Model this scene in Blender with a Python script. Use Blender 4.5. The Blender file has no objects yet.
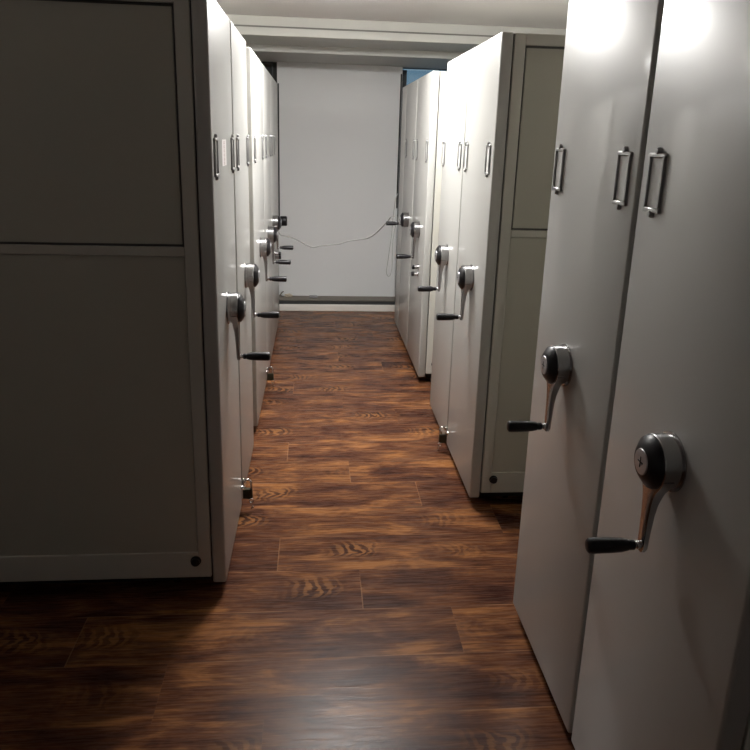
import bpy, bmesh, math, random
from mathutils import Vector, Matrix
random.seed(4)
sc = bpy.context.scene
COL = sc.collection
PI = math.pi

# ------------------------------------------------------------------ materials
def mat(name, color=(.8, .8, .8), rough=.5, metal=0., coat=0., coat_rough=.1, spec=.5):
    m = bpy.data.materials.new(name); m.use_nodes = True
    b = m.node_tree.nodes['Principled BSDF']
    b.inputs['Base Color'].default_value = (*color, 1)
    b.inputs['Roughness'].default_value = rough
    b.inputs['Metallic'].default_value = metal
    b.inputs['Coat Weight'].default_value = coat
    b.inputs['Coat Roughness'].default_value = coat_rough
    b.inputs['Specular IOR Level'].default_value = spec
    return m

def mottled(name, color, amount=.06, scale=6., rough=.5, bump=0., **kw):
    """a paint with slight procedural unevenness"""
    m = mat(name, color, rough, **kw)
    nt = m.node_tree; N = nt.nodes; L = nt.links
    b = N['Principled BSDF']
    tc = N.new('ShaderNodeTexCoord'); nz = N.new('ShaderNodeTexNoise')
    nz.inputs['Scale'].default_value = scale; nz.inputs['Detail'].default_value = 5
    L.new(tc.outputs['Object'], nz.inputs['Vector'])
    mx = N.new('ShaderNodeMix'); mx.data_type = 'RGBA'
    lo = tuple(c * (1 - amount) for c in color); hi = tuple(min(1, c * (1 + amount)) for c in color)
    mx.inputs['A'].default_value = (*lo, 1); mx.inputs['B'].default_value = (*hi, 1)
    L.new(nz.outputs['Fac'], mx.inputs['Factor']); L.new(mx.outputs['Result'], b.inputs['Base Color'])
    if bump:
        n2 = N.new('ShaderNodeTexNoise'); n2.inputs['Scale'].default_value = scale * 25
        L.new(tc.outputs['Object'], n2.inputs['Vector'])
        bp = N.new('ShaderNodeBump'); bp.inputs['Strength'].default_value = bump; bp.inputs['Distance'].default_value = .002
        L.new(n2.outputs['Fac'], bp.inputs['Height']); L.new(bp.outputs['Normal'], b.inputs['Normal'])
    return m

M = {}
M['paint'] = mottled('grey_powder_coat', (.43, .425, .405), .03, 3., .38, .0, coat=.35, coat_rough=.09)
M['carcass'] = mottled('grey_carcass_paint', (.53, .52, .47), .04, 3., .45)
M['inset'] = mottled('grey_inset_paint', (.46, .45, .39), .04, 3., .42)
M['dark'] = mat('dark_gap', (.012, .011, .010), .7)
M['gap'] = mottled('carcass_seam_shade', (.10, .098, .09), .05, 3., .6)  # carcass colour darkened to paint shadow into the gaps round the inset panels
M['rubber_slit'] = mat('black_rubber_slit', (.02, .02, .02), .55)  # real cabinet seals, and the painted shaded slits beside the pier
M['chrome'] = mat('brushed_chrome', (.62, .61, .62), .2, 1.)
M['steel'] = mat('dull_steel', (.42, .415, .42), .2, 1.)
M['frame'] = mat('grey_label_frame', (.33, .33, .33), .3, .85)
M['plastic'] = mat('black_plastic', (.010, .009, .011), .36, spec=.35)
M['badge'] = mat('silver_badge', (.45, .45, .47), .35, .7)
M['paper'] = mottled('paper_label', (.80, .76, .75), .03, 40., .7)
M['ink'] = mat('faded_red_ink', (.55, .42, .42), .8)
M['card'] = mottled('card_slip', (.64, .64, .62), .03, 30., .5)
M['brass'] = mottled('tarnished_brass', (.045, .038, .022), .3, 50., .45, metal=.6)
M['wall'] = mottled('white_wall_paint', (.88, .88, .88), .02, 1.2, .6, .15)
M['ceiling'] = mottled('ceiling_paint', (.80, .77, .76), .03, 1.1, .75, .1)
M['beam'] = mottled('beam_paint', (.60, .595, .56), .02, 3., .6)
M['white_trim'] = mottled('white_trim_paint', (.86, .82, .76), .04, 8., .45)
M['ledge'] = mottled('grey_brown_ledge', (.19, .165, .135), .25, 14., .6)
M['cable'] = mat('grey_cable', (.40, .39, .38), .5)
M['cord'] = mat('thin_grey_cord', (.5, .5, .48), .5)
M['recess_shade'] = mottled('recess_shade_charcoal', (.06, .06, .055), .15, 10., .8)
M['winframe'] = mottled('dark_window_frame', (.055, .06, .065), .1, 10., .5)
M['crumb'] = mottled('beige_plaster', (.62, .54, .42), .2, 60., .9)
M['scrap'] = mottled('grey_scrap', (.36, .35, .37), .1, 40., .8)
M['groove'] = mat('grey_groove', (.2, .195, .18), .7)

def glass_mat():
    m = bpy.data.materials.new('window_glass'); m.use_nodes = True
    nt = m.node_tree; N = nt.nodes; L = nt.links; N.clear()
    out = N.new('ShaderNodeOutputMaterial'); mx = N.new('ShaderNodeMixShader')
    tr = N.new('ShaderNodeBsdfTransparent'); gl = N.new('ShaderNodeBsdfGlossy'); fr = N.new('ShaderNodeFresnel')
    tr.inputs['Color'].default_value = (.8, .88, .92, 1); gl.inputs['Roughness'].default_value = .4
    L.new(fr.outputs[0], mx.inputs[0]); L.new(tr.outputs[0], mx.inputs[1]); L.new(gl.outputs[0], mx.inputs[2])
    L.new(mx.outputs[0], out.inputs[0])
    return m
M['glass'] = glass_mat()

def lamp_mat(s):
    m = bpy.data.materials.new('lamp_diffuser'); m.use_nodes = True
    b = m.node_tree.nodes['Principled BSDF']
    b.inputs['Base Color'].default_value = (.9, .9, .9, 1)
    b.inputs['Emission Color'].default_value = (1, .985, .96, 1); b.inputs['Emission Strength'].default_value = s
    return m

def floor_mat():
    m = bpy.data.materials.new('walnut_plank_floor'); m.use_nodes = True
    nt = m.node_tree; N = nt.nodes; L = nt.links; b = N['Principled BSDF']
    def val(x):
        return x
    def math_(op, a, c=None, d=None):
        n = N.new('ShaderNodeMath'); n.operation = op
        for i, v in enumerate((a, c, d)):
            if v is None: continue
            if isinstance(v, (int, float)): n.inputs[i].default_value = v
            else: L.new(v, n.inputs[i])
        return n.outputs[0]
    def comb(x, y, z):
        n = N.new('ShaderNodeCombineXYZ')
        for i, v in enumerate((x, y, z)):
            if isinstance(v, (int, float)): n.inputs[i].default_value = v
            else: L.new(v, n.inputs[i])
        return n.outputs[0]
    def noise(vec, scale, detail=4, rough=.55, dist=0.):
        n = N.new('ShaderNodeTexNoise'); L.new(vec, n.inputs['Vector'])
        n.inputs['Scale'].default_value = scale; n.inputs['Detail'].default_value = detail
        n.inputs['Roughness'].default_value = rough; n.inputs['Distortion'].default_value = dist
        return n.outputs['Fac']
    def rng(v, a, c, lo=0., hi=1.):
        n = N.new('ShaderNodeMapRange'); n.interpolation_type = 'SMOOTHSTEP'
        L.new(v, n.inputs[0]); n.inputs[1].default_value = a; n.inputs[2].default_value = c
        n.inputs[3].default_value = lo; n.inputs[4].default_value = hi
        return n.outputs[0]
    def mix(f, A, B):
        n = N.new('ShaderNodeMix'); n.data_type = 'RGBA'
        L.new(f, n.inputs['Factor'])
        for k, v in (('A', A), ('B', B)):
            if isinstance(v, tuple): n.inputs[k].default_value = (*v, 1)
            else: L.new(v, n.inputs[k])
        return n.outputs['Result']
    tc = N.new('ShaderNodeTexCoord'); sp = N.new('ShaderNodeSeparateXYZ')
    L.new(tc.outputs['Object'], sp.inputs[0]); x, y = sp.outputs[0], sp.outputs[1]
    W_, LN = .25, 1.35
    rv = math_('DIVIDE', y, W_); row = math_('FLOOR', rv)
    fr = math_('SUBTRACT', rv, row)
    u = math_('DIVIDE', math_('ADD', math_('ADD', x, .15), math_('MULTIPLY', math_('SUBTRACT', row, 10.), .3375)), LN)
    col = math_('FLOOR', u); fu = math_('SUBTRACT', u, col)
    wn = N.new('ShaderNodeTexWhiteNoise'); wn.noise_dimensions = '2D'
    L.new(comb(row, col, 0.), wn.inputs['Vector']); rnd = wn.outputs['Value']
    off = math_('MULTIPLY', rnd, 37.)
    # broad smoky patches, medium streaks, fine grain
    patch = noise(comb(math_('ADD', math_('MULTIPLY', x, 3.4), off), math_('MULTIPLY', y, 10.), off), 1., 4, .6, .5)
    streak = noise(comb(math_('ADD', math_('MULTIPLY', x, 2.2), off), math_('MULTIPLY', y, 42.), off), 1., 5, .62, .3)
    fine = noise(comb(math_('ADD', math_('MULTIPLY', x, 9.), off), math_('MULTIPLY', y, 190.), off), 1., 3, .6)
    # swirling cathedral figure
    PER = .47
    v = math_('ADD', math_('DIVIDE', x, PER), math_('MULTIPLY', rnd, 7.3))
    vi = math_('FLOOR', v); dx = math_('MULTIPLY', math_('SUBTRACT', math_('SUBTRACT', v, vi), .5), PER)
    wn2 = N.new('ShaderNodeTexWhiteNoise'); wn2.noise_dimensions = '2D'; L.new(comb(row, vi, 0.), wn2.inputs['Vector']); r2 = wn2.outputs['Value']
    dy = math_('SUBTRACT', fr, math_('ADD', .38, math_('MULTIPLY', r2, .24)))
    warp = noise(comb(math_('ADD', math_('MULTIPLY', x, 9.), off), math_('MULTIPLY', y, 12.), off), 1., 3, .55, .5)
    sgn = math_('SUBTRACT', math_('MULTIPLY', math_('GREATER_THAN', r2, .45), 2.), 1.)
    ph = math_('ADD', math_('MULTIPLY', dx, 150.), math_('MULTIPLY', math_('MULTIPLY', math_('MULTIPLY', dy, dy), 85.), sgn))
    ph = math_('ADD', ph, math_('MULTIPLY', warp, 21.))
    rings = rng(math_('SINE', ph), -.55, .7)
    m1 = rng(math_('ADD', math_('ABSOLUTE', dx), math_('MULTIPLY', warp, .20)), .26, .10)
    m2 = rng(math_('ADD', math_('ABSOLUTE', dy), math_('MULTIPLY', warp, .30)), .46, .20)
    mask = math_('MULTIPLY', math_('MULTIPLY', m1, m2), rng(r2, .30, .75, .0, 1.))
    t = math_('ADD', math_('MULTIPLY', patch, .76), math_('MULTIPLY', streak, .38))
    t = math_('ADD', t, math_('MULTIPLY', fine, .16))
    t = math_('ADD', t, math_('MULTIPLY', math_('SUBTRACT', rnd, .5), .05))
    ramp = N.new('ShaderNodeValToRGB'); L.new(t, ramp.inputs[0])
    e = ramp.color_ramp.elements
    e[0].position = .47; e[0].color = (.034, .0135, .010, 1)
    e[1].position = .80; e[1].color = (.27, .115, .042, 1)
    for pos, c in ((.545, (.054, .021, .014, 1)), (.62, (.085, .033, .018, 1)), (.70, (.130, .053, .025, 1))):
        k = e.new(pos); k.color = c
    base = ramp.outputs[0]
    fig = mix(rings, (.036, .0135, .009), (.32, .145, .052))
    base = mix(math_('MULTIPLY', mask, .66), base, fig)
    # plank joints: pale worn bevel lines
    jy = math_('MINIMUM', fr, math_('SUBTRACT', 1., fr)); jx = math_('MINIMUM', fu, math_('SUBTRACT', 1., fu))
    lj = math_('MAXIMUM', rng(jy, .014, .004), rng(jx, .0022, .0008))
    lj = math_('MULTIPLY', lj, math_('ADD', .06, math_('MULTIPLY', rng(noise(comb(math_('MULTIPLY', x, 2.3), y, 3.), 1.6, 2), .45, .65), .42)))
    base = mix(lj, base, (.36, .20, .11))
    L.new(base, b.inputs['Base Color'])
    L.new(rng(fine, .3, .8, .24, .34), b.inputs['Roughness'])
    b.inputs['Specular IOR Level'].default_value = .10
    b.inputs['Coat Weight'].default_value = .0
    bp = N.new('ShaderNodeBump'); bp.inputs['Strength'].default_value = .25; bp.inputs['Distance'].default_value = .0015
    L.new(math_('ADD', streak, math_('MULTIPLY', fine, .6)), bp.inputs['Height']); L.new(bp.outputs['Normal'], b.inputs['Normal'])
    return m
M['floor'] = floor_mat()

# ------------------------------------------------------------------ mesh helpers
def box(bm, x0, x1, y0, y1, z0, z1, bev=0., seg=2):
    t = bmesh.new(); bmesh.ops.create_cube(t, size=1)
    for v in t.verts:
        v.co = Vector(((x0 + x1) / 2 + v.co.x * abs(x1 - x0), (y0 + y1) / 2 + v.co.y * abs(y1 - y0), (z0 + z1) / 2 + v.co.z * abs(z1 - z0)))
    if bev: bmesh.ops.bevel(t, geom=t.edges[:], offset=bev, segments=seg, profile=.5, affect='EDGES')
    join(bm, t)

def join(bm, t, mtx=None):
    if mtx is not None: bmesh.ops.transform(t, matrix=mtx, verts=t.verts)
    me = bpy.data.meshes.new('tmp'); t.to_mesh(me); t.free(); bm.from_mesh(me); bpy.data.meshes.remove(me)

def lathe(bm, prof, o, axis='x', sgn=1, seg=40, cap=True):
    """prof: (h, r) pairs along the axis from o"""
    t = bmesh.new(); rings = []
    for h, r in prof:
        ring = []
        for i in range(seg):
            a = 2 * PI * i / seg; c, s = math.cos(a) * r, math.sin(a) * r
            p = (h * sgn, c, s) if axis == 'x' else ((c, h * sgn, s) if axis == 'y' else (c, s, h * sgn))
            ring.append(t.verts.new(p))
        rings.append(ring)
    for a, b in zip(rings, rings[1:]):
        for i in range(seg):
            t.faces.new((a[i], a[(i + 1) % seg], b[(i + 1) % seg], b[i]))
    if cap: t.faces.new(rings[0]); t.faces.new(rings[-1])
    bmesh.ops.recalc_face_normals(t, faces=t.faces)
    join(bm, t, Matrix.Translation(o))

def tube(bm, pts, r, seg=10, closed=False):
    t = bmesh.new(); P = [Vector(p) for p in pts]; rings = []; n = len(P); up = None
    for i, p in enumerate(P):
        d = (P[min(i + 1, n - 1)] - P[max(i - 1, 0)]).normalized()
        if up is None:
            up = Vector((0, 0, 1)) if abs(d.z) < .9 else Vector((0, 1, 0))
        a = d.cross(up).normalized(); b = a.cross(d).normalized(); up = b
        rings.append([t.verts.new(p + a * r * math.cos(2 * PI * k / seg) + b * r * math.sin(2 * PI * k / seg)) for k in range(seg)])
    for A, B in zip(rings, rings[1:]):
        for k in range(seg): t.faces.new((A[k], A[(k + 1) % seg], B[(k + 1) % seg], B[k]))
    t.faces.new(rings[0]); t.faces.new(rings[-1])
    bmesh.ops.recalc_face_normals(t, faces=t.faces)
    join(bm, t)

def smooth_path(pts, n=8):
    P = [Vector(p) for p in pts]; out = []
    Q = [P[0]] + P + [P[-1]]
    for i in range(1, len(Q) - 2):
        for k in range(n):
            t = k / n; a, b, c, d = Q[i - 1], Q[i], Q[i + 1], Q[i + 2]
            out.append(.5 * ((2 * b) + (-a + c) * t + (2 * a - 5 * b + 4 * c - d) * t * t + (-a + 3 * b - 3 * c + d) * t ** 3))
    out.append(P[-1]); return out

def obj(name, bm, m, parent=None, smooth=False, loc=None):
    me = bpy.data.meshes.new(name)
    bmesh.ops.recalc_face_normals(bm, faces=bm.faces)
    bm.to_mesh(me); bm.free()
    o = bpy.data.objects.new(name, me); COL.objects.link(o)
    for mm in (m if isinstance(m, (list, tuple)) else [m]): me.materials.append(mm)
    if smooth:
        for p in me.polygons: p.use_smooth = True
        me.set_sharp_from_angle(angle=math.radians(38))
    if parent: o.parent = parent
    if loc: o.location = loc
    return o

def tag(o, label, cat, group=None):
    o['label'] = label; o['category'] = cat
    if group: o['group'] = group
    return o
def thing(name, label, cat, loc, group=None):
    o = bpy.data.objects.new(name, None); COL.objects.link(o); o.location = loc; o.empty_display_size = .1
    return tag(o, label, cat, group)
def struct(name, bm, m, smooth=False):
    o = obj(name, bm, m, smooth=smooth); o['kind'] = 'structure'; return o

# ------------------------------------------------------------------ dimensions
H = 2.16; B = .05
XL, XR, XR0 = -.3375, .7517, .7475
CEIL = 2.62
WX0, WX1, WY0, WY1 = -2.5, 2.95, -3.2, 7.75
PX0, PX1, PY = -.388, .858, 7.3

# ------------------------------------------------------------------ room
bm = bmesh.new(); box(bm, WX0 - .1, WX1 + .1, WY0 - .1, WY1 + .1, -.06, 0); struct('floor', bm, M['floor'])
bm = bmesh.new(); box(bm, WX0 - .1, WX1 + .1, WY0 - .1, WY1 + .1, CEIL, CEIL + .1); struct('ceiling', bm, M['ceiling'])
bm = bmesh.new(); box(bm, WX0 - .1, WX0, WY0, WY1, 0, CEIL); struct('wall_left', bm, M['wall'])
bm = bmesh.new(); box(bm, WX1, WX1 + .1, WY0, WY1, 0, CEIL); struct('wall_right', bm, M['wall'])
bm = bmesh.new(); box(bm, WX0, WX1, WY0 - .1, WY0, 0, CEIL); struct('wall_front', bm, M['wall'])
# far wall: a pier between two windows, sills below them and a lintel above
bm = bmesh.new()
box(bm, PX0, PX1, PY, WY1 + .1, 0, 2.42, .004, 1)
box(bm, WX0, PX0, PY + .1, WY1 + .1, 0, .9)
box(bm, PX1, WX1, PY + .1, WY1 + .1, 0, .9)
box(bm, WX0, WX1, PY + .002, WY1 + .1, 2.46, CEIL)
struct('wall_back', bm, M['wall'])
for n, (a, b_) in enumerate(((WX0, PX0), (PX1, WX1)), 1):
    bm = bmesh.new(); y0, y1 = PY + .13, PY + .18
    box(bm, a, b_, y0, y1, .9, .95); box(bm, a, b_, y0, y1, 2.415, 2.46)
    w = b_ - a
    for k in range(4):
        c = a + w * k / 3; c = min(max(c, a + .03), b_ - .03)
        box(bm, c - .03, c + .03, y0, y1, .95, 2.40, .003, 1)
    f = struct('window_%d' % n, bm, M['winframe'])
    bm = bmesh.new(); box(bm, a, b_, y0 + .02, y0 + .026, .95, 2.40); obj('pane', bm, M['glass'], f)
    bm = bmesh.new(); box(bm, a, b_, PY + .1, PY + .128, .90, .92, .004, 1); obj('sill', bm, M['white_trim'], f)
    if n == 1:
        bm = bmesh.new(); box(bm, a, b_, PY + .06, PY + .066, .93, 2.40); lathe(bm, [(0, .025), (w, .025)], (a, PY + .063, 2.40), 'x'); obj('recess_shade_sheet', bm, M['recess_shade'], f)  # dark sheet added to paint the left window recess as shaded
        bm = bmesh.new(); box(bm, PX0 - .055, PX0 - .04, PY + .02, PY + .035, 2.24, 2.46, .003, 1); obj('window_bracket', bm, M['winframe'], f)
# stepped beam across the ceiling in front of the far wall
bm = bmesh.new(); box(bm, WX0, WX1, 5.9, 6.47, 2.477, CEIL, .004, 1); struct('trim_1', bm, M['beam'])
bm = bmesh.new(); box(bm, WX0, WX1, 5.888, 5.9, 2.477, 2.535, .002, 1)
struct('trim_2', bm, M['beam'])
bm = bmesh.new(); box(bm, WX0, WX1, 5.893, 5.9, 2.5352, 2.548); struct('trim_3', bm, M['groove'])
bm = bmesh.new(); box(bm, WX0, WX1, 6.47, PY + .1, 2.42, CEIL, .004, 1); struct('trim_4', bm, M['beam'])
# low white-edged ledge along the foot of the far wall, its top dark grey
bm = bmesh.new(); box(bm, PX0 - .6, PX1 + .6, 6.895, 6.935, 0, .066, .004, 1); struct('baseboard_back', bm, M['white_trim'])
bm = bmesh.new(); box(bm, PX0 - .6, PX1 + .6, 7.10, PY, .0, .070); struct('trim_5', bm, M['ledge'])
bm = bmesh.new(); box(bm, PX0 - .6, PX1 + .6, 6.935, 7.10, .0, .061); struct('trim_6', bm, M['dark'])
# black strips paint in the shaded slits at both edges of the white pier
for n, (x, z0, z1) in enumerate(((PX0 + .012, .9, 2.22), (PX1 - .012, 1.02, 2.35)), 7):
    bm = bmesh.new(); box(bm, x - .007, x + .007, PY - .010, PY, z0, z1, .003, 1); struct('trim_%d' % n, bm, M['rubber_slit'])

# ------------------------------------------------------------------ cabinet pieces (local: face at x=0, aisle towards -s)
def crank(parent, s, yc, zc, ang=0., out=None):
    """hub on the face, swinging arm and grip; s=+1: cabinet body lies towards +x"""
    a = -s                                              # aisle direction
    o = (0, yc, zc)
    bm = bmesh.new(); lathe(bm, [(0, .064), (.003, .064), (.004, .058), (.0175, .058)], o, 'x', a)
    hub = obj('crank_hub', bm, M['steel'], parent, True)
    R = Matrix.Translation(o) @ Matrix.Rotation(ang, 4, 'X') @ Matrix.Diagonal((.90, 1.08, 1.08, 1))
    # arm: drum head that sweeps down into a flat bar
    t = bmesh.new(); lathe(t, [(.017, .0535), (.018, .055), (.045, .055), (.047, .0535)], (0, 0, 0), 'x', a)
    secs = [(.020, .053, .018), (.040, .040, .018), (.054, .029, .0195), (.068, .0225, .021), (.085, .0185, .025), (.110, .0160, .028), (.150, .0140, .0305), (.186, .013, .032), (.196, .008, .0345)]
    q = bmesh.new(); prev = None
    for d, w, back in secs:
        fr_ = .0465; c = min(.004, w * .3)
        pts = [(back, -w + c), (back + .002, -w), (fr_ - .002, -w), (fr_, -w + c), (fr_, w - c), (fr_ - .002, w), (back + .002, w), (back, w - c)]
        ring = [q.verts.new((a * px, py, -d)) for px, py in pts]
        if prev:
            for i in range(8): q.faces.new((prev[i], prev[(i + 1) % 8], ring[(i + 1) % 8], ring[i]))
        else: q.faces.new(ring)
        prev = ring
    q.faces.new(prev); bmesh.ops.recalc_face_normals(q, faces=q.faces); join(t, q)
    bmesh.ops.transform(t, matrix=R, verts=t.verts)
    arm = obj('crank_arm', t, M['steel'], hub, True)
    t = bmesh.new(); lathe(t, [(.047, .052), (.050, .053), (.056, .051), (.068, .037), (.071, .031), (.0715, .0)], (0, 0, 0), 'x', a, cap=False)
    bmesh.ops.transform(t, matrix=R, verts=t.verts); obj('hub_cap', t, M['plastic'], hub, True)
    t = bmesh.new(); lathe(t, [(.071, .026), (.0735, .025), (.074, .022), (.074, 0.001)], (0, 0, 0), 'x', a)
    bmesh.ops.transform(t, matrix=R, verts=t.verts); obj('hub_badge', t, M['badge'], hub, True)
    t = bmesh.new(); box(t, a * .074, a * .0748, -.010, .010, -.0015, .0015); box(t, a * .074, a * .0748, -.0015, .0015, -.011, .011)
    bmesh.ops.transform(t, matrix=R, verts=t.verts); obj('badge_mark', t, M['plastic'], hub)
    t = bmesh.new(); lathe(t, [(.045, .0085), (.054, .0085), (.057, .006), (.060, .006)], (0, 0, -.183), 'x', a, 20)
    bmesh.ops.transform(t, matrix=R, verts=t.verts); obj('grip_bolt', t, M['chrome'], hub, True)
    t = bmesh.new(); lathe(t, [(.059, .008), (.062, .0105), (.072, .0105), (.073, .0095), (.076, .0095), (.077, .0115), (.095, .0145), (.120, .0155), (.168, .0160), (.174, .0150), (.178, .011), (.179, .004)], (0, 0, -.183), 'x', a, 24)
    bmesh.ops.transform(t, matrix=R, verts=t.verts); obj('grip', t, M['plastic'], hub, True)

def label_holder(parent, s, yc, z0=1.590, z1=1.708):
    a = -s; w = .0315
    bm = bmesh.new()
    X = (0, a * .007)
    x0, x1 = min(X), max(X)
    for d in (-1, 1): box(bm, x0, x1, yc + d * w - .0035, yc + d * w + .0035, z0, z1, .0015, 1)
    for z in (z0, z1): box(bm, x0, x1 + (.002 if a > 0 else 0), yc - w - .006, yc + w + .005, z - .005, z + .005, .002, 1)
    for z in (z0 - .009, z1 + .009):
        lathe(bm, [(0, .0085), (.004, .0085), (.009, .006), (.010, .001)], (0, yc, z), 'x', a, 14)
    h = obj('label_holder', bm, M['frame'], parent, True)
    bm = bmesh.new(); box(bm, 0, a * .0015, yc - w + .004, yc + w - .004, z0 + .006, z1 - .006); obj('label_card', bm, M['card'], h)

def framed_side(bm_f, bm_i, s, x0, x1, y, ny):
    """steel frame with two inset panels on the long side at local y, outward normal ny"""
    d = .016 * -ny                                       # depth of recess, inwards
    def bx(bm, xa, xb, za, zb, t0, t1, bev=.002):
        xa, xb = sorted((s * xa, s * xb)); ya, yb = sorted((y + t0, y + t1)); box(bm, xa, xb, ya, yb, za, zb, bev, 1)
    bx(bm_f, x0, x0 + .047, .075, H - .003, 0, d)
    bx(bm_f, x1 - .047, x1, .075, H - .003, 0, d)
    for za, zb in ((.075, .182), (1.322, 1.353), (2.112, H - .003)):
        bx(bm_f, x0 + .047, x1 - .047, za, zb, 0, d)
    bx(bm_i, x0 + .049, x1 - .049, .183, 1.320, .006 * -ny, .02 * -ny, 0)
    bx(bm_i, x0 + .0555, x1 - .0555, 1.362, 2.102, .009 * -ny, .02 * -ny, 0)

def cabinet(side, y0, y1, X, label, group, holders=None, hub=None, ang=0., bays=2, near=True, far=True, name='mobile_shelving_cabinet', seal=True, lockknobs=None):
    s = 1 if side == 'R' else -1
    g = thing(name, label, 'cabinet', (X, y0, 0), group); W = y1 - y0
    L_ = .107 - .047 + .9 * bays
    def X_(a, b): return tuple(sorted((s * a, s * b)))
    bm = bmesh.new(); box(bm, *X_(0, .050), 0, W, B, H, .007, 3); obj('end_panel', bm, M['paint'], g, True)
    bm = bmesh.new()
    box(bm, *X_(.050, L_), .021, W - .021, .075, H - .004)
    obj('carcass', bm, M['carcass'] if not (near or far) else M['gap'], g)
    bm = bmesh.new(); box(bm, *X_(.051, L_), .021, W - .021, H - .004, H - .001); obj('top_bounce_panel', bm, M['carcass'], g)  # pale sheet added over the dark carcass top to bounce light upward
    bm = bmesh.new(); box(bm, *X_(.07, L_ - .03), .06, W - .06, 0.022, .075, .003, 1)
    fr_ = obj('base_frame', bm, M['dark'], g)
    for k in range(3):
        for yy in (.09, W - .09):
            bm = bmesh.new(); lathe(bm, [(-.012, .026), (.012, .026)], (s * (.2 + k * (L_ - .4) / 2), yy, .0262), 'x'); obj('wheel', bm, M['steel'], fr_, True)
    for on, yy, ny in ((near, 0.003, -1), (far, W - .003, 1)):
        if not on: continue
        for k in range(bays):
            bf = bmesh.new(); bi = bmesh.new()
            framed_side(bf, bi, s, .056 + .9 * k, .056 + .9 * (k + 1) - .006, yy, ny)
            d = obj('framed_panel', bf, M['carcass'], g)
            obj('inset_panel', bi, M['inset'], d)
            if ny == -1:
                bm = bmesh.new(); lathe(bm, [(0, .020), (.004, .020), (.006, .016), (.016, .016), (.018, .012)], (s * (.112 + .9 * k), yy, .148), 'y', -1, 20)
                obj('lock_button', bm, M['plastic'], d, True)
    if seal:
        bm = bmesh.new(); box(bm, *X_(.012, .04), W, W + .016, B + .03, H - .02, .004, 1); obj('rubber_seal', bm, M['rubber_slit'], g)
    for h in (holders if holders is not None else (.075, W - .075)): label_holder(g, s, h)
    if hub is not None: crank(g, s, hub[0], hub[1], ang)
    if lockknobs:
        for yy, zz in lockknobs:
            bm = bmesh.new(); lathe(bm, [(0, .022), (.006, .022), (.007, .014), (.032, .014)], (0, yy, zz), 'x', -s, 20)
            st = obj('lock_stem', bm, M['chrome'], g, True)
            bm = bmesh.new(); lathe(bm, [(.032, .017), (.046, .017), (.050, .012)], (0, yy, zz), 'x', -s, 20); obj('lock_tip', bm, M['plastic'], st, True)
    return g

GL = 'mobile cabinets on the left of the aisle'; GR = 'mobile cabinets on the right of the aisle'
ZL, ZR = 1.074, 1.088
lab = 'light grey mobile cabinet '
cL1 = cabinet('L', 2.365, 2.960, XL, lab + 'with white paper label, nearest on the left', GL, (.07, .55), (.29, 1.074))
cabinet('L', 3.000, 3.605, XL, lab + 'touching the far side of the paper-labelled one', GL, (.105, .555), (.35, 1.066), seal=False)
cabinet('L', 3.865, 4.665, XL, lab + 'third in the left row, beyond the narrow dark gap', GL, (.11, .68), (.40, 1.062))
cabinet('L', 4.685, 5.385, XL, lab + 'fourth in the left row, second beyond the dark gap', GL, (.16, .60), (.30, 1.040))
cabinet('L', 5.405, 6.085, XL, lab + 'fifth in the left row, the last with a crank', GL, (.10, .42), (.16, 1.055), lockknobs=((.38, .775), (.42, .735)))
g6 = cabinet('L', 6.105, 6.42, XL, 'narrow light grey end cabinet at the far end of the left row', 'narrow end cabinets', (), None, seal=False, name='end_cabinet')
bm = bmesh.new(); lathe(bm, [(0, .03), (.02, .03), (.022, .040), (.030, .044), (.075, .044), (.082, .038), (.083, .002)], (0, .18, .985), 'x', 1); obj('knob', bm, M['plastic'], g6, True)
cabinet('R', .975, 1.575, XR0, lab + 'nearest the camera on the right, cut by the frame edge', GR, None, (.30, ZR))
cabinet('R', 1.595, 2.195, XR0, lab + 'in shade on the right, just before the open side aisle', GR, (.075, .535), (.325, 1.086), seal=False)
cabinet('R', 2.98, 3.595, XR, lab + 'on the right whose framed long side shows', GR, (.085, .545), (.265, ZR), seal=False)
cabinet('R', 3.612, 4.205, XR, lab + 'on the right, directly behind the one showing its framed side', GR, (.075, .55), (.285, ZR), seal=False)
cabinet('R', 4.74, 5.40, XR, lab + 'right of aisle with two small lock knobs below its crank', GR, (.075, .56), (.28, ZR), lockknobs=((.215, .825), (.235, .77)))
cabinet('R', 5.42, 6.06, XR, lab + 'farthest cranked one on the right, its crank arm turned level', GR, (.05, .52), (.235, 1.088), ang=math.radians(74))
cabinet('R', 6.08, 6.36, XR, 'narrow light grey end cabinet at the far end of the right row', 'narrow end cabinets', (), None, seal=False, name='end_cabinet')

# paper label stuck to the nearest left cabinet
bm = bmesh.new(); box(bm, 0, .0008, .245, .365, 1.612, 1.706)
pl = obj('paper_label', bm, M['paper'], cL1); pl['label'] = 'small white paper label with faded vertical writing'
bm = bmesh.new()
for k in range(6):
    z = 1.698 - k * .0145
    for dz in (0, .006): box(bm, .0008, .0012, .285, .325, z - dz - .0015, z - dz)
    box(bm, .0008, .0012, .303, .307, z - .010, z + .002)
obj('faded_writing', bm, M['ink'], pl)

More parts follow.
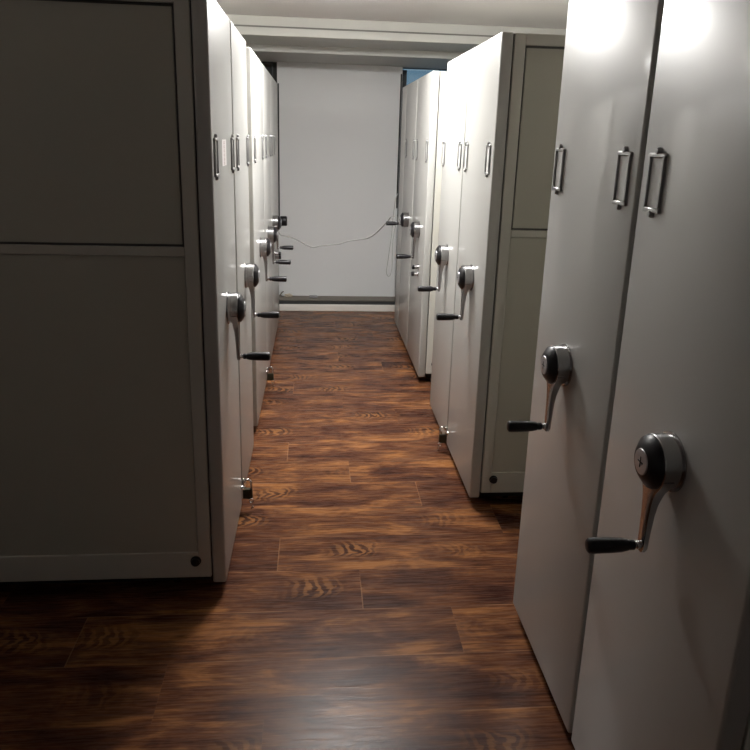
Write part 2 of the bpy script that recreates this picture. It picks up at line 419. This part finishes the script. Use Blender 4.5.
# padlocks hooked low on the seams
def padlock(x, y, z, s, label):
    a = -s
    g = thing('padlock', label, 'padlock', (x, y, 0), 'padlocks low on the cabinet seams')
    cx = a * .024; r = .0185
    pts = [(cx - r, 0, z - .035)] + [(cx - r * math.cos(t), .0, z + r * math.sin(t)) for t in [PI * k / 14 for k in range(15)]] + [(cx + r, 0, z - .035)]
    bm = bmesh.new(); tube(bm, pts, .0048, 12); obj('shackle', bm, M['chrome'], g, True)
    bm = bmesh.new(); box(bm, cx - .0215, cx + .0235, -.010, .010, z - .078, z - .026, .005, 2); obj('lock_body', bm, M['brass'], g, True)
    for d in (-1, 1):
        bm = bmesh.new(); lathe(bm, [(0, .012), (.003, .012), (.010, .008), (.011, .002)], (a * .001, d * .035, z - .005), 'x', a, 16); obj('rivet', bm, M['chrome'], g, True)
    bm = bmesh.new()
    tube(bm, [(cx + a * .018 + .010 * math.cos(t), -.0115, z - .084 + .010 * math.sin(t)) for t in [2 * PI * k / 16 for k in range(17)]], .0022, 8)
    box(bm, cx + a * .018 - .003, cx + a * .018 + .003, -.0135, -.0095, max(.003, z - .128), z - .093, .001, 1)
    xa, xb = sorted((cx + a * .018, cx + a * .028)); box(bm, xa, xb, -.0135, -.0095, max(.004, z - .124), z - .113, .001, 1)
    obj('key', bm, M['chrome'], g, True)
padlock(XL, 2.985, .145, -1, 'chrome shackled padlock with key low between the two nearest left cabinets')
padlock(XL, 4.675, .130, -1, 'chrome shackled padlock with key low on left row, farther from camera')
padlock(XR, 3.60, .135, 1, 'chrome shackled padlock low between the two cabinets on the right')

# cables strung across the far end
cp = [(-.325, 6.12, .93), (-.31, 6.12, .885), (-.27, 6.15, .870), (-.19, 6.25, .835), (-.04, 6.3, .753), (.04, 6.3, .762), (.131, 6.3, .773), (.22, 6.3, .785), (.313, 6.3, .813), (.449, 6.3, .834), (.500, 6.2, .870), (.548, 6.1, .93), (.60, 5.95, 1.02), (.635, 5.845, 1.088), (.66, 5.84, 1.092)]
bm = bmesh.new(); tube(bm, smooth_path(cp), .0048, 8)
tag(obj('cable', bm, M['cable'], smooth=True), 'grey cable sagging between the two rows in front of the white wall', 'cable')
cp = [(.735, 6.3, 1.25), (.715, 6.3, 1.18), (.700, 6.3, 1.02), (.690, 6.3, .85), (.665, 6.3, .62), (.655, 6.3, .54), (.665, 6.3, .50), (.683, 6.3, .49), (.700, 6.3, .52), (.706, 6.3, .60), (.705, 6.3, .80), (.720, 6.3, .93), (.745, 6.3, 1.0)]
bm = bmesh.new(); tube(bm, smooth_path(cp), .0035, 8)
tag(obj('hanging_cord', bm, M['cord'], smooth=True), 'thin grey cord hanging in a long loop beside the farthest right cabinet', 'cord')

# rubble left on the ledge at the foot of the wall
def lump(name, x, y, z, sx, sy, sz, m, label, cat, seed):
    random.seed(seed); bm = bmesh.new(); bmesh.ops.create_icosphere(bm, subdivisions=3, radius=1)
    for v in bm.verts:
        n = 1 + .22 * math.sin(v.co.x * 5 + seed) * math.cos(v.co.y * 4 + v.co.z * 3) + random.uniform(-.05, .05)
        v.co = Vector((v.co.x * sx * n, v.co.y * sy * n, max(v.co.z * sz * n, -sz * .6)))
        v.co.z += sz * .6
    return tag(obj(name, bm, m, smooth=False, loc=(x, y, z)), label, cat)
lump('plaster_chunk', -.285, 7.24, .07, .040, .03, .022, M['crumb'], 'beige plaster crumb on the dark ledge at left foot of the white wall', 'rubble', 3)
lump('crumpled_scrap', -.02, 7.23, .07, .045, .03, .014, M['scrap'], 'small grey crumpled scrap lying on the ledge below the white wall', 'scrap', 8)
bm = bmesh.new(); tube(bm, smooth_path([(-.39, 7.2, .078), (-.37, 7.22, .095), (-.35, 7.24, .12), (-.335, 7.25, .125)]), .006, 7); tube(bm, [(-.37, 7.22, .095), (-.345, 7.2, .083)], .005, 7)
tag(obj('dry_twig', bm, M['ledge'], smooth=True), 'small dark bent twig on the ledge beside the beige crumb', 'twig')

# ------------------------------------------------------------------ light
def ceiling_lamp(x, y, wx, wy, strength, label):
    g = thing('ceiling_lamp', label, 'lamp', (x, y, CEIL))
    bm = bmesh.new(); box(bm, -wx / 2 - .015, wx / 2 + .015, -wy / 2 - .015, wy / 2 + .015, -.022, 0, .005, 2); obj('lamp_housing', bm, M['white_trim'], g, True)
    bm = bmesh.new(); box(bm, -wx / 2, wx / 2, -wy / 2, wy / 2, -.068, -.022, .008, 2); obj('diffuser', bm, lamp_mat(strength), g, True)
ceiling_lamp(.20, 4.02, .60, .60, 66., 'white opal panel lamp on the ceiling over the aisle')
ceiling_lamp(1.75, 3.85, .60, .60, 16., 'added unseen fill panel lamp on the ceiling over the right cabinets')  # fill lamp added to lift the far wall and ceiling
ceiling_lamp(-1.45, 3.85, .60, .60, 20., 'added unseen fill panel lamp on the ceiling over the left cabinets')  # second added fill, same purpose on the left side

w = bpy.data.worlds.new('World'); sc.world = w; w.use_nodes = True
w.node_tree.nodes['Background'].inputs[0].default_value = (.36, .56, .72, 1)
w.node_tree.nodes['Background'].inputs[1].default_value = .42

# ------------------------------------------------------------------ camera (solved from the photograph's vanishing lines)
yaw, pit, rol, f, h = .0916, .2658, -.0293, 692.8, 1.7276
F = Vector((math.sin(yaw) * math.cos(pit), math.cos(yaw) * math.cos(pit), -math.sin(pit)))
R_ = Vector((math.cos(yaw), -math.sin(yaw), 0)); U = R_.cross(F)
c, s = math.cos(rol), math.sin(rol)
R2 = c * R_ - s * U; U2 = s * R_ + c * U
cam = bpy.data.cameras.new('camera'); co = bpy.data.objects.new('camera', cam); COL.objects.link(co)
mw = Matrix((R2, U2, -F)).transposed().to_4x4(); mw.translation = (0, 0, h); co.matrix_world = mw
cam.sensor_width = 36; cam.sensor_fit = 'HORIZONTAL'; cam.lens = f * 36 / 750
cam.shift_x = -(376.5 - 375) / 750; cam.shift_y = (326.5 - 375) / 750
cam.clip_start = .02
sc.camera = co
sc.view_settings.view_transform = 'Standard'; sc.view_settings.look = 'None'
sc.view_settings.gamma = 1; sc.view_settings.use_curve_mapping = False
sc.view_settings.exposure = .05
sc.cycles.use_denoising = True
sc.cycles.max_bounces = 10; sc.cycles.diffuse_bounces = 6; sc.cycles.glossy_bounces = 6
